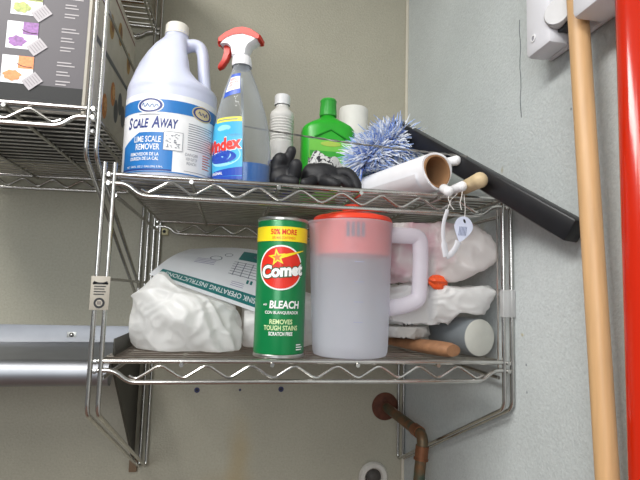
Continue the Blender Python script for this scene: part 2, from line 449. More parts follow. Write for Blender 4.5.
b = MB(); b.lathe([(.0205, .2685), (.0205, .270), (.0193, .2715), (.0193, .285), (.0175, .2875), (0, .2875)], 40, Matrix.Translation(JC), 0,
    lambda p, a: Vector((p.x*(1+.02*math.cos(20*a)), p.y*(1+.02*math.cos(20*a)), p.z)) if p.z < .284 and p.z > .271 else p)
b.build('cap', mat('cap_ivory', (236, 232, 222), .45), root)
# label: x is arc length (0 = straight at the viewer), y height above the base
JR = .0735
def jmap(off):
    def f(x, y):
        a = -PI/2+.12+x/JR
        r = JR+.0009+off
        return JC+V(r*math.cos(a), r*math.sin(a), y)
    return f
j0, j1, j2, j3 = jmap(0), jmap(.0003), jmap(.0006), jmap(.0009)
white_l = mat('label_white', (238, 238, 240), .4); blue_l = mat('label_blue', (38, 118, 190), .4); navy_l = mat('label_navy', (44, 58, 128), .4)
grey_l = mat('label_grey', (140, 142, 150), .5); red_l = mat('label_pinkred', (214, 120, 100), .5); gold_l = mat('label_gold', (206, 190, 150), .5)
b = MB()
b.rect(j0, -.098, .092, .013, .138, 0, 48)
b.rect(j1, -.098, .092, .108, .128, 1, 48)
b.rect(j1, -.098, .092, .0135, .0155, 1, 48)
b.disc(j2, -.034, .1185, .0215, .0125, 0, 36); b.disc(j3, -.034, .1185, .0195, .0108, 2, 36, r0=.80); b.tube([j3(-.047+.0022*i, .1185+.0042*math.sin(i*1.9)*(.3+.7*abs(math.sin(i*.8+.6)))) for i in range(13)], .0006, 4, 1)
b.disc(j2, .050, .116, .0200, .0125, 5, 36); b.disc(j3, .050, .116, .018, .0105, 2, 36, r0=.82); b.tube([j3(.041+.0020*i, .116+.0042*math.sin(i*1.8)*(.3+.7*abs(math.sin(i*.9)))) for i in range(10)], .0006, 4, 2)
b.rect(j2, -.052, -.018, .1035, .1047, 3, 8)
for (w_, x_, s_, yy) in (('S', -.0700, .0190, .0920), ('CALE', -.0490, .0150, .0905), ('A', -.0235, .0190, .0920), ('WAY', -.0035, .0150, .0905)):
    b.text(j1, w_, x_, yy, {'S': .0095, 'CALE': .029, 'A': .0130, 'WAY': .0265}[w_], s_, 2, .03, .18)
b.rect(j1, -.084, .004, .016, .056, 1, 24); b.quad(j1, (-.084, .056), (.004, .056), (.004, .076), (-.050, .076), 1, 22)
b.rect(j2, -.083, .003, .0165, .0185, 2, 24)
b.text(j2, 'LIME SCALE', -.0360, .0650, .044, .0095, 0, .015); b.text(j2, 'REMOVER', -.0350, .0530, .039, .0095, 0, .015)
b.text(j2, 'REMOVEDOR DE LA', -.040, .0415, .048, .0052, 0, .02); b.text(j2, 'DUREZA DE LA CAL', -.040, .0345, .048, .0052, 0, .02)
b.text(j2, 'NET 128 FL. OZ (1 GALLON) 3.78 L', -.040, .0215, .062, .0038, 0, .01)
b.rect(j2, -.0105, .0185, .0485, .0785, 0, 8)
for q in range(34):
    a_ = random.uniform(-.008, .014); c_ = random.uniform(.0515, .074); b.rect(j3, a_, a_+random.uniform(.001, .004), c_, c_+.0012, 3, 2)
for q in range(4):
    b.rect(j3, *(((-.0105, -.0098, .049, .078), (.0175, .0182, .049, .078), (-.0105, .0182, .0485, .0492), (-.0105, .0182, .0775, .0782))[q]), 3, 4)
for q in range(12): b.rect(j1, .026, .076-(q*7 % 5)*.002, .0945-q*.0037, .0957-q*.0037, 3, 10)
for q in range(3): b.text(j1, ('DANGER', 'KEEP OUT OF', 'REACH')[q], .034, .046-q*.007, .022-.003*q, .0045, 3)
for q in range(6): b.rect(j1, .054, .074-(q*5 % 3)*.003, .049-q*.0042, .0508-q*.0042, 4, 5)
b.rect(j1, .022, .090, .0188, .0196, 3, 14)
b.build('label', [white_l, blue_l, navy_l, grey_l, red_l, gold_l], root, flat=True)

# ------------------------------------------------------------------ spray bottle
WC = V(.186, -.425, UZ); WR = math.radians(-20)
root = thing('spray_bottle', WC, 'clear trigger spray bottle of blue glass cleaner with red and white head', 'spray bottle')
clear_pl = bpy.data.materials.new('clear_plastic'); clear_pl.use_nodes = True
nt = clear_pl.node_tree; N = nt.nodes; L = nt.links
gl = N['Principled BSDF']; gl.inputs['Base Color'].default_value = (.55, .58, .62, 1); gl.inputs['Roughness'].default_value = .08
tr = N.new('ShaderNodeBsdfTransparent'); lw = N.new('ShaderNodeLayerWeight'); lw.inputs['Blend'].default_value = .35
tr.inputs['Color'].default_value = (.93, .95, .96, 1)
nzz = N.new('ShaderNodeTexNoise'); nzz.inputs['Scale'].default_value = 30
mrr = N.new('ShaderNodeMapRange'); mrr.inputs['To Min'].default_value = .07; mrr.inputs['To Max'].default_value = .75; L.new(lw.outputs['Facing'], mrr.inputs['Value'])
mx = N.new('ShaderNodeMixShader'); L.new(mrr.outputs[0], mx.inputs[0]); L.new(tr.outputs[0], mx.inputs[1]); L.new(gl.outputs[0], mx.inputs[2]); L.new(mx.outputs[0], N['Material Output'].inputs['Surface'])
MW = Matrix.Translation(WC) @ Matrix(((1, 0, -.038, 0), (0, 1, 0, 0), (0, 0, 1, 0), (0, 0, 0, 1))) @ Matrix.Rotation(WR, 4, 'Z')
wprof = [(0, 0), (.040, 0), (.046, .003), (.0485, .010), (.0490, .06), (.0470, .095), (.0415, .125), (.0320, .158), (.0230, .184), (.0170, .199), (.0140, .2085), (.0140, .220)]
def wsq(p, a):
    q = .66+.34*max(0, min(1, (p.z-.09)/.10))
    return Vector((p.x, p.y*q, p.z))
def wrad(z):
    for (r0, z0), (r1, z1) in zip(wprof[1:], wprof[2:]):
        if z0 <= z <= z1: return r0+(r1-r0)*(z-z0)/(z1-z0)
    return wprof[-1][0]
b = MB(); b.lathe(wprof, 56, MW, 0, wsq); b.build('bottle', clear_pl, root)
liq = mat('blue_liquid', (6, 100, 178), .12, 0, .03, clear=.15)
b = MB(); b.lathe([(0, .002), (.040, .002), (.0455, .006), (.0472, .012), (.0477, .040), (0, .040)], 48, MW, 0, wsq); o = b.build('liquid', liq, root); o['label'] = 'blue liquid'
b = MB(); b.tube([MW @ Vector(p) for p in ((0, 0, .19), (.002, 0, .12), (.006, 0, .012))], .0022, 8); b.build('dip_tube', mat('tube_clear', (200, 204, 206), .3, clear=.4), root)
def wmap(off):
    def f(x, y):
        r = wrad(y)+.0007+off; q = .66+.34*max(0, min(1, (y-.09)/.10))
        a = -PI/2+x/.040
        return MW @ Vector((r*math.cos(a), r*q*math.sin(a), y))
    return f
w0, w1, w2, w3 = wmap(0), wmap(.0003), wmap(.0006), wmap(.0009)
b = MB(); wx0, wx1 = -.066, .010
b.rect(w0, wx0, wx1, .012, .108, 0, 26)
b.quad(w1, (wx0, .016), (wx1, .018), (wx1, .032), (wx0, .022), 1, 16)
b.rect(w1, wx0, wx1, .012, .017, 1, 10)
b.rect(w1, -.034, wx1, .1055, .1130, 2, 10); b.rect(w2, -.030, wx1-.006, .1083, .1099, 6, 6)
b.disc(w1, -.020, .052, .028, .019, 5, 30); b.disc(w2, -.022, .049, .024, .011, 1, 30)
b.disc(w1, -.018, .096, .012, .005, 5, 16)
b.text(w3, 'Windex', -.0230, .0680, .064, .0215, 4, .05, .15, rot=.12); 
b.text(w2, 'Windex', -.0230, .0680,   .0665, .0240, 3, .05, .15, rot=.12)
b.text(w2, 'ORIGINAL', -.030, .0225, .024, .0045, 3, .02)
o = b.build('label', [mat('windex_cyan', (70, 176, 220), .35), mat('windex_blue', (36, 74, 176), .35), mat('windex_yellow', (232, 226, 90), .4), white_l, mat('windex_red', (214, 52, 44), .4), mat('windex_pale', (150, 214, 238), .4), grey_l], root, flat=True)
b = MB()
c0 = -.0080
f = lambda x, y: w0(c0+x*.040/.026, y)
b.quad(f, (-.013, .147), (.011, .153), (.011, .190), (-.008, .188), 0, 10)
f = lambda x, y: w1(c0+x*.040/.026, y)
b.quad(f, (-.0105, .156), (.0105, .161), (.0105, .184), (-.0075, .182), 1, 10)
f = lambda x, y: w2(c0+x*.040/.026, y)
for q in range(4): b.text(f, ('REFILL', 'SAVES', 'UP TO', '$ DAYS')[q], .0005, .1785-.0055*q, .014, .0042, 2, .03, rot=.1)
b.build('neck_label', [mat('neck_blue', (48, 88, 190), .4), white_l, mat('neck_red', (222, 130, 130), .4)], root, flat=True)
# trigger head: nozzle towards viewer's left
b = MB(); b.lathe([(.0165, .2090), (.0168, .213), (.0155, .2245), (.0145, .226), (0, .226)], 36, MW, 0, lambda p, a: Vector((p.x*(1+.015*math.cos(24*a)), p.y*(1+.015*math.cos(24*a)), p.z)))
b.build('collar', white_pl, root)
hz = lambda z: .2110+(z-.2005)*.74
def extr(b, pts, hw, m=0, bulge=.7):
    """outline in the head's (x, z) plane, rounded across its width"""
    pts = [(x*.92-.002, hz(z)) for x, z in pts]
    n = len(pts); cx = sum(p[0] for p in pts)/n; cz = sum(p[1] for p in pts)/n
    vs = []; ys = (-hw, -hw*.75, hw*.75, hw); ks = (bulge, 1, 1, bulge)
    for y, k in zip(ys, ks): vs += [MW @ Vector((cx+(x-cx)*k, y, cz+(z-cz)*k)) for x, z in pts]
    fs = [(k*n+i, k*n+(i+1) % n, (k+1)*n+(i+1) % n, (k+1)*n+i) for k in range(3) for i in range(n)]
    fs += [tuple(range(n-1, -1, -1)), tuple(3*n+i for i in range(n))]
    b.add(vs, fs, m)
b = MB()
extr(b, [(-.013, .218), (.013, .218), (.0145, .232), (.020, .244), (.034, .2545), (.037, .262), (.026, .270), (.010, .276), (-.010, .275), (-.026, .266), (-.034, .256), (-.036, .249), (-.024, .248), (-.016, .240)], .0135, 0, .88)
b.build('trigger_head', white_pl, root)
red_h = mat('head_red', (208, 44, 12), .4)
b = MB()
extr(b, [(-.040, .252), (-.040, .262), (-.026, .2745), (-.008, .2835), (.008, .2850), (.022, .280), (.034, .270), (.0415, .262), (.0405, .2535), (.036, .2535), (.024, .2610), (.008, .2680), (-.010, .2670), (-.024, .2610), (-.034, .2520)], .0145, 0, .93)
b.build('head_cover', red_h, root)
b = MB()
extr(b, [(-.030, .250), (-.016, .250), (-.0180, .232), (-.024, .214), (-.033, .199), (-.042, .195), (-.042, .201), (-.0350, .214), (-.0305, .232)], .0062, 0, .85)
b.build('trigger', mat('trigger_red', (196, 44, 28), .4), root)
b = MB(); b.lathe([(0, 0), (.006, 0), (.006, .003), (.004, .0045), (0, .0045)], 4, MW @ axis_mat((-.0375, 0, hz(.2575)), (-1, 0, 0))); b.build('nozzle', red_h, root)

# ------------------------------------------------------------------ white bottle behind
BC = V(.2685, -.20, UZ)
root = thing('white_bottle', BC, 'slim white plastic bottle standing behind the black gloves', 'bottle')
b = MB(); pr = [(0, 0), (.024, 0), (.026, .003), (.026, .150)]
for k in range(9): pr += [(.0262, .152+k*.006), (.0238, .155+k*.006)]
pr += [(.0255, .206), (.0255, .212), (.0235, .218), (.0150, .226), (.0140, .230), (.0140, .234), (0, .234)]
b.lathe(pr, 40, Matrix.Translation(BC)); b.build('bottle_body', mat('bottle_white', (228, 226, 222), .4), root)
b = MB(); b.lathe([(.0165, .2345), (.0165, .254), (.015, .2565), (0, .2565)], 32, Matrix.Translation(BC), 0, lambda p, a: Vector((p.x*(1+.02*math.cos(16*a)), p.y*(1+.02*math.cos(16*a)), p.z)) if p.z < .255 else p); b.build('cap', white_pl, root)
b = MB(); b.rect(lambda x, y: BC+V(.0266*math.sin(x/.0266), -.0266*math.cos(x/.0266), y), -.060, .060, .02, .11, 0, 24); b.build('label', mat('label_violet', (70, 62, 150), .4), root)

# ------------------------------------------------------------------ green bottle
GC = V(.372, -.185, UZ)
root = thing('green_bottle', GC, 'bright green plastic bottle with sloping shoulders beside the duster', 'bottle')
gm = mat('green_plastic', (44, 176, 44), .3, 0, .06, clear=.06)
b = MB()
def gsq(p, a):
    # rounded-rectangular section
    c, s_ = math.cos(a), math.sin(a); n = 3.2
    k = (abs(c)**n+abs(s_)**n)**(-1/n); t = max(0, min(1, (.222-p.z)/.03)); k = 1+(k-1)*t
    r = math.hypot(p.x, p.y)
    return Vector((r*c*k, r*s_*k*(.62+.38*max(0, min(1, (p.z-.192)/.028))), p.z))
b.lathe([(0, 0), (.053, 0), (.0575, .004), (.0585, .012), (.0585, .184), (.0570, .192), (.052, .199), (.040, .2065), (.0265, .214), (.0185, .2195), (.0165, .222), (.0165, .230), (0, .230)], 64, Matrix.Translation(GC), 0, gsq)
b.build('bottle_body', gm, root, sharp=60)
b = MB(); b.lathe([(.0185, .2240), (.0190, .227), (.0172, .256), (.0185, .258), (.0165, .2625), (0, .2625)], 36, Matrix.Translation(GC), 0, lambda p, a: Vector((p.x*(1+.03*math.cos(14*a)), p.y*(1+.03*math.cos(14*a)), p.z)) if p.z < .259 else p)
b.build('cap', mat('green_cap', (56, 168, 62), .35), root)
b = MB(); yf = -.0585*.62-.0012
f = lambda x, y: GC+V(x, yf, y); f1 = lambda x, y: GC+V(x, yf-.0004, y)
b.rect(f, -.046, .046, .03, .160, 0, 4); f2 = lambda x, y: GC+V(x, yf-.0008, y)
b.rect(f1, -.044, .044, .124, .136, 1, 4)
b.disc(f2, 0, .152, .022, .0055, 2, 24)
b.rect(f1, -.042, .042, .066, .112, 2, 4)
b.build('label', [mat('label_lime', (118, 204, 76), .45), mat('label_green', (58, 172, 52), .45), mat('label_yellowgreen', (176, 204, 84), .45)], root, flat=True)
b = MB()  # raised chevron moulding on the shoulder
b.tube([GC+V(-.034, yf+.0010, .166), GC+V(0, yf+.0010, .184), GC+V(.034, yf+.0010, .166)], .0022, 8); b.build('shoulder_ridge', mat('green_ridge', (30, 140, 36), .35), root)

# ------------------------------------------------------------------ white cup / roll behind
CC = V(.4535, -.085, UZ)
root = thing('paper_roll', CC, 'white cylindrical roll standing behind the green bottle', 'roll')
b = MB(); b.lathe([(.018, .285), (.018, 0), (.034, 0), (.036, .004), (.0355, .281), (.034, .285), (.018, .285)], 48, Matrix.Translation(CC)); b.build('roll_body', mat('roll_white', (232, 230, 224), .6, 0, .03), root)
b = MB(); b.lathe([(.0178, .002), (.0178, .284), (.0158, .284), (.0158, .002), (.0178, .002)], 32, Matrix.Translation(CC)); b.build('core', mat('core_card', (164, 134, 98), .8), root)

# ------------------------------------------------------------------ duster
DC = V(.453, -.325, .377)
root = thing('duster', V(.48, -.33, UZ), 'fluffy blue and white duster with a long black handle leaning down to the wooden pole', 'duster')
TP0, TP1 = V(.492, -.502, .2990), V(.408, -.250, .2960)      # axis of the paper tube the head lies on
b = MB()
ax = V(.080, .015, .062).normalized(); L0 = .046
rnd = random.Random(3)
for i in range(2600):
    t = rnd.uniform(-1, 1); base = DC+ax*L0*t
    d = V(rnd.gauss(0, 1), rnd.gauss(0, 1), rnd.gauss(0, 1)); d = (d-ax*d.dot(ax)*(.55 if abs(t) < .8 else .1)).normalized()
    ln = rnd.uniform(.030, .062)*(1-.15*abs(t))
    side = d.orthogonal().normalized()*rnd.uniform(-.018, .018)+V(rnd.uniform(-.012, .012), 0, -1*rnd.uniform(.002, .016))
    pts = [base+d*.010]+[base+d*(.010+ln*k)+side*k*k for k in (.35, .7, 1)]
    q = []
    for p in pts:
        ty = max(0, min(1, (p.y-TP0.y)/(TP1.y-TP0.y))); c = TP0.lerp(TP1, ty)
        if abs(p.x-c.x) < .036 and p.z < c.z+.035: p.z = c.z+.035
        p.z = max(p.z, UZ+.002); q.append(p)
    b.tube(q, [.0015, .0016, .0014, .0005], 3, 0 if rnd.random() < .42 else (1 if rnd.random() < .93 else 2))
b.tube([DC-ax*L0, DC+ax*L0], .012, 10, 1)
b.build('duster_head', [mat('fibre_blue', (160, 184, 234), .8), mat('fibre_white', (236, 240, 248), .8), mat('fibre_deep', (84, 116, 202), .8)], root)
A = V(.492, -.300, .436); E_ = V(.6055, -.677, .187); dd = (E_-A).normalized()
up = (V(.12, -.25, 1)-dd*V(.12, -.25, 1).dot(dd)).normalized(); sd = dd.cross(up)
M = Matrix(((sd.x, up.x, dd.x, A.x), (sd.y, up.y, dd.y, A.y), (sd.z, up.z, dd.z, A.z), (0, 0, 0, 1)))
Lb = (E_-A).length
b = MB(); b.box((-.0135, -.0155, 0), (.0135, .0155, Lb), 0, .003, M)
h = b.build('handle', black_pl, root); h['label'] = 'long black channel-shaped handle'
b = MB(); b.box((-.004, -.0180, .20), (.004, -.0150, Lb-.03), 0, .0008, M); b.build('rubber_strip', mat('strip_grey', (136, 134, 128), .5), h)
b = MB(); b.tube([DC+ax*.03, A+dd*.012], [.010, .009], 10); b.build('neck', black_pl, h)

# ------------------------------------------------------------------ paper-wrapped tube
p0, p1 = TP0, TP1
d = (p1-p0).normalized()
root = thing('paper_tube', (p0+p1)/2-V(0, 0, .027), 'cardboard tube wrapped in white paper, open end facing out', 'tube')
M = axis_mat(p0, d); Ln = (p1-p0).length
b = MB(); b.lathe([(.0305, 0), (.0300, Ln), (.0270, Ln), (.0270, 0), (.0305, 0)], 48, M, 0, lambda p, a: Vector((p.x*(1+.018*math.sin(3*a+p.z*20)), p.y*(1+.02*math.sin(2*a+p.z*14)), p.z+.003*math.sin(2*a) if p.z < .01 else p.z)))
# loose outer flap of paper
b.grid(lambda u, v: M @ Vector(((.0312+.012*max(0, u-.55)**1.3)*math.cos(-2.6+u*2.4), (.0312+.012*max(0, u-.55)**1.3)*math.sin(-2.6+u*2.4), .012+v*(Ln-.015)+.008*math.sin(u*3))), 20, 8)
b.build('paper_wrap', mat('paper_white', (234, 234, 238), .7, 0, .03, 30), root)
b = MB(); b.lathe([(.0268, -.001), (.0268, Ln), (.0238, Ln), (.0238, -.001), (.0268, -.001)], 48, M); b.build('cardboard_core', mat('core_brown', (158, 118, 82), .8, 0, .1, 50), root)

# white handles poking out around the tube, with hanging strings
def rod(name, a, e, r, label, cat, m, group=None, tip=None, string=None):
    a = V(*a); e = V(*e); dd = (e-a).normalized()
    root = thing(name, (a+e)/2, label, cat, group)
    n = 7; pts = [a+(e-a)*k/6 for k in range(7)]
    rs = [r*.8]+[r]*5+[r*1.08]
    b = MB(); b.tube(pts+[e+dd*r*.45, e+dd*r*.75], rs+[r*.85, r*.3], 14); b.build('shaft', m, root)
    if string:
        b = MB(); q = [Vector(p) for p in string]; b.tube(q, .0007, 5); b.build('hanging_string', mat('string_white', (222, 220, 216), .6), root)
    return root
rod('brush_handle', (.503, -.400, .3300), (.5310, -.490, .3225), .0078, 'white rounded handle end at the upper right of the open tube mouth', 'brush handle', white_pl, group='white handle ends by the paper tube')
rod('brush_handle', (.4995, -.5065, .2712), (.4970, -.534, .2600), .0074, 'white rounded handle end directly below the open tube mouth', 'brush handle', white_pl, group='white handle ends by the paper tube', string=[(.497, -.5345, .2535), (.496, -.535, .248), (.500, -.535, .238), (.505, -.535, .232)])
rod('brush_handle', (.522, -.430, UZ+.0105), (.5175, -.538, UZ+.0060), .0074, 'white rounded handle end below the tube, next to the wooden dowel', 'brush handle', white_pl, group='white handle ends by the paper tube', string=[(.517, -.5385, .2605), (.516, -.539, .254), (.513, -.539, .242), (.516, -.538, .232)])
rod('wooden_dowel', (.543, -.40, UZ+.0125), (.5345, -.562, UZ+.0118), .0112, 'pale worn wooden dowel sticking out over the shelf front', 'dowel', mat('pale_wood', (206, 184, 146), .6, 0, .14, 60))

# twisted wire
wp = [V(-.012, -.02, .519), V(.10, -.12, .480), V(.198, -.235, .433), V(.243, -.28, .414), V(.363, -.40, .366), V(.476, -.42, .355), V(.546, -.497, .328)]
def cat_interp(P_, n=16):
    out = []
    for i in range(len(P_)-1):
        a, b_, c, d_ = P_[max(0, i-1)], P_[i], P_[i+1], P_[min(len(P_)-1, i+2)]
        for k in range(n):
            t = k/n; out.append(.5*((2*b_)+(c-a)*t+(2*a-5*b_+4*c-d_)*t*t+(3*b_-a-3*c+d_)*t**3))
    return out+[P_[-1]]
sp = cat_interp(wp, 26); b = MB()
for ph in (0, PI):
    b.tube([p+V(0, math.cos(i*.8+ph), math.sin(i*.8+ph))*.0011 for i, p in enumerate(sp)], .0010, 5)
tag(b.build('twisted_wire', mat('wire_grey', (132, 130, 126), .5, .5)), 'thin twisted grey wire strung across the upper shelf in front of the green bottle', 'wire')

# ------------------------------------------------------------------ gloves
def blob(b, c, r, seg=14):
    bm_ = bmesh.new(); bmesh.ops.create_icosphere(bm_, subdivisions=3, radius=1)
    for v in bm_.verts: v.co = Vector(c)+Vector((v.co.x*r[0], v.co.y*r[1], v.co.z*r[2]))
    b.bm(bm_)
def finger(b, pts, r):
    n = len(pts); pts = [Vector(p) for p in pts]; d0 = (pts[0]-pts[1]).normalized(); d1 = (pts[-1]-pts[-2]).normalized()
    P_ = cat_interp(pts, 5); m_ = len(P_)
    rs = [r*(1.08-.16*i/(m_-1)) for i in range(m_)]
    b.tube(P_+[P_[-1]+d1*r*.5, P_[-1]+d1*r*.82], rs+[r*.72, r*.28], 12)
camo = mat('glove_cuff_knit', (186, 186, 184), .85)
nt = camo.node_tree; N = nt.nodes; rp = [n for n in N if n.type == 'VALTORGB'][0]; nz = [n for n in N if n.type == 'TEX_NOISE'][0]
nz.inputs['Scale'].default_value = 95; nz.inputs['Distortion'].default_value = 1.5; rp.color_ramp.interpolation = 'CONSTANT'
rp.color_ramp.elements[0].position = 0; rp.color_ramp.elements[0].color = (.03, .03, .035, 1); rp.color_ramp.elements[1].position = .46; rp.color_ramp.elements[1].color = (.58, .58, .57, 1)
gz = UZ
root = thing('work_glove', V(.250, -.435, gz), 'black rubber glove with upright fingers standing beside the spray bottle', 'glove', 'black work gloves on the upper shelf')
b = MB()
blob(b, (.252, -.432, gz+.022), (.025, .022, .021))
finger(b, [(.247, -.430, gz+.018), (.243, -.428, gz+.040), (.247, -.433, gz+.055)], .0135)
finger(b, [(.238, -.426, gz+.018), (.236, -.422, gz+.034), (.238, -.428, gz+.046)], .0100)
finger(b, [(.255, -.430, gz+.030), (.259, -.428, gz+.050), (.2655, -.434, gz+.071)], .0092)
finger(b, [(.264, -.440, gz+.012), (.269, -.450, gz+.028), (.271, -.456, gz+.042)], .0115)
finger(b, [(.246, -.446, gz+.012), (.254, -.462, gz+.013), (.268, -.468, gz+.011)], .0095)
o = b.build('glove_body', black_rub, root); remesh(o, .0022, 3)
b = MB(); b.lathe([(.015, 0), (.019, .022), (.0178, .022), (.013, 0)], 20, axis_mat((.246, -.412, gz+.018), (-.2, 1, -.02))); b.build('cuff', camo, root)
root = thing('work_glove', V(.325, -.43, gz), 'crumpled black work glove with grey patterned cuff lying in front of the green bottle', 'glove', 'black work gloves on the upper shelf')
b = MB()
blob(b, (.318, -.432, gz+.030), (.034, .026, .024)); blob(b, (.300, -.430, gz+.027), (.018, .022, .026))
finger(b, [(.335, -.440, gz+.034), (.358, -.446, gz+.036), (.371, -.450, gz+.020), (.373, -.452, gz+.010)], .0098)
finger(b, [(.335, -.424, gz+.030), (.356, -.420, gz+.038), (.375, -.422, gz+.026), (.378, -.424, gz+.012)], .0098)
finger(b, [(.330, -.448, gz+.022), (.345, -.462, gz+.020), (.358, -.466, gz+.011)], .0095)
finger(b, [(.315, -.452, gz+.020), (.325, -.470, gz+.014), (.334, -.475, gz+.010)], .0092)
finger(b, [(.300, -.448, gz+.018), (.293, -.462, gz+.012), (.284, -.467, gz+.010)], .0095)
o = b.build('glove_body', black_rub, root); remesh(o, .0022, 3)
b = MB()
def cuff(u, v):
    a = u*2*PI; r = .023+.006*v+.003*math.sin(3*a+1)
    return V(.320+r*1.1*math.cos(a)+.010*v, -.400+.018*math.sin(a)*.9+.004*v, gz+.030+.034*v+r*.40*math.cos(a+2.2)+.004*math.sin(5*a)*v)
b.grid(cuff, 40, 6); b.grid(lambda u, v: cuff(1-u, v)*1+V(0, 0, .0015), 40, 6)
b.build('cuff', camo, root)['label'] = 'grey patterned knit cuff'

# ------------------------------------------------------------------ cleanser can
KC = V(.2525, -.463, .0033); KR = .0385
root = thing('cleanser_can', KC, 'tall green cylindrical cleanser can with red round logo and yellow band', 'can')
b = MB(); b.lathe([(0, .002), (.0355, .001), (.0372, 0), (.0380, .003), (.0372, .0045), (.0385-.0003, .006), (KR, .008), (KR, .203), (.0378, .2045), (.0384, .2065), (.0372, .2095), (.0355, .2085), (.0350, .2065), (0, .2065)], 64, Matrix.Translation(KC))
green_c = mat('can_green', (10, 122, 66), .28, .15, .06, 8)
b.build('can_body', green_c, root)
rim = mat('can_rim', (200, 200, 196), .3, 1)
for z0, nm in ((0, 'bottom_rim'), (.2040, 'top_rim')):
    b = MB(); b.lathe([(.0378, z0), (.0391, z0+.0012), (.0391, z0+.0042), (.0380, z0+.0055), (.0370, z0+.003), (.0378, z0)], 56, Matrix.Translation(KC)); b.build(nm, rim, root)
def kmap(off):
    def f(x, y):
        a = -PI/2-.02+x/KR; r = KR+.0004+off
        return KC+V(r*math.cos(a), r*math.sin(a), y)
    return f
k0, k1, k2, k3, k4 = [kmap(.0003*i) for i in range(5)]
white_c = mat('can_white', (240, 240, 238), .35); yel_c = mat('can_yellow', (240, 214, 30), .35); red_c = mat('can_red', (216, 44, 26), .35); org_c = mat('can_orange', (226, 112, 30), .35); dkg_c = mat('can_darkgreen', (6, 84, 48), .35)
cm = [white_c, yel_c, red_c, org_c, dkg_c, mat('can_palegreen', (206, 226, 170), .35)]
b = MB(); b.rect(k0, -KR*PI*.999, KR*PI*.999, .1725, .1945, 1, 64)
b.text(k1, '50% MORE', -.001, .1865, .040, .0085, 2, .03); b.text(k1, '50% MAS CONTENIDO', -.001, .1775, .036, .0038, 3, .01)
b.build('yellow_band', cm, root, flat=True)
b = MB()
b.disc(k1, -.004, .133, .0350, .0335, 0, 48); b.disc(k2, -.004, .133, .0325, .0312, 2, 48)
star = []
for i in range(10):
    r_ = .0135 if i % 2 == 0 else .0055; an = PI/2+.15+i*PI/5; star.append((-.010+r_*math.cos(an), .148+r_*math.sin(an)))
b.poly(k3, star, 1); b.quad(k3, (-.006, .1455), (.032, .1590), (.034, .1605), (-.006, .1515), 1, 12)
b.poly(k4, [(-.010+(x+.010)*.55, .148+(y-.148)*.55) for x, y in star], 3)
b.text(k3, 'Comet', -.001, .129, .068, .0225, 4, .10, .12, rot=.10); b.text(k4, 'Comet', -.001, .129, .0645, .0195, 0, .05, .12, rot=.10)
b.build('logo', cm, root, flat=True)
b = MB()
b.text(k1, 'with', -.0265, .0785, .0065, .0035, 0, .01); b.text(k1, 'BLEACH', .004, .0785, .046, .0115, 0, .03, .08)
b.text(k1, 'CON BLANQUEADOR', .000, .0665, .052, .0052, 0, .015)
b.text(k1, 'REMOVES', -.001, .0535, .034, .0072, 5, .025); b.text(k1, 'TOUGH STAINS', -.001, .0445, .052, .0072, 5, .025); b.text(k1, 'SCRATCH FREE', -.001, .0360, .036, .0055, 0, .02)
b.build('lettering', cm, root, flat=True); b = MB()
for q, w_ in enumerate((.010, .014, .012)): b.rect(k1, .024, .024+w_, .019-.0035*q, .0205-.0035*q, 0, 3)
b.build('small_print', cm, root, flat=True)

# ------------------------------------------------------------------ pitcher
PC = V(.3675, -.4500, .0033)
root = thing('pitcher', PC, 'frosted plastic pitcher with red lid and side handle', 'pitcher')
frost = mat('frosted_plastic', (242, 245, 255), .33, 0, .01, trans=.5, clear=.40)
def spout(p, a):
    k = max(0, math.cos(a-PI*1.02))**14*max(0, min(1, (p.z-.185)/.025))
    return Vector((p.x*(1+.12*k), p.y, p.z))
b = MB(); b.lathe([(0, .001), (.052, .0), (.0575, .002), (.0595, .007), (.0605, .02), (.0650, .2065), (.0662, .2080), (.0662, .2110), (.0648, .2115)], 64, Matrix.Translation(PC), 0, spout)
b.build('jug_wall', frost, root)
b = MB()
hp = [(.0640, 0, .1955), (.092, 0, .1960), (.1170, 0, .1955), (.1180, 0, .150), (.1165, 0, .105), (.1140, 0, .090), (.088, 0, .0795), (.0625, 0, .076)]
rs = arc_corner([PC+Vector(p) for p in hp], .014)
b.tube(rs, .0105, 16, squash=((0, 1, 0), 1.28))
o = b.build('handle', mat('frosted_handle', (244, 240, 248), .35, 0, .02, trans=.3, clear=.30), root)
red_lid = mat('lid_red', (226, 62, 36), .35, 0, .04)
b = MB(); b.lathe([(.0, .2120), (.0555, .2120), (.0612, .2110), (.0635, .2110), (.0650, .2130), (.0630, .2185), (.0610, .2200), (.048, .2225), (.040, .2260), (.022, .2285), (.017, .2300), (.0160, .2390), (.0145, .2410), (0, .2410)], 56, Matrix.Translation(PC)); b.build('lid', red_lid, root)
b = MB(); b.lathe([(.0618, .2108), (.0605, .1585), (.0590, .1585), (.0600, .2108), (.0618, .2108)], 56, Matrix.Translation(PC)); b.build('lid_skirt', red_lid, root)
b = MB()
for q in range(4):
    a = -PI/2-.34+q*.125-.0
    b.grid(lambda u, v: PC+V((.0622)*math.cos(a+(u-.5)*.07), .0622*math.sin(a+(u-.5)*.07), .184+v*.022), 3, 2)
b.build('vent_slots', mat('vent_grey', (72, 66, 88), .6), root)
for z_ in (.055, .085, .115, .145):
    b = MB(); rr = .0605+.0045*(z_-.02)/.19+.0004
    b.rect(lambda x, y: PC+V(rr*math.cos(-PI/2+x/.062), rr*math.sin(-PI/2+x/.062), y), -.010, .004, z_, z_+.0008, 0, 4)
    b.build('measure_mark', mat('mark_blue', (170, 176, 206), .5), root)

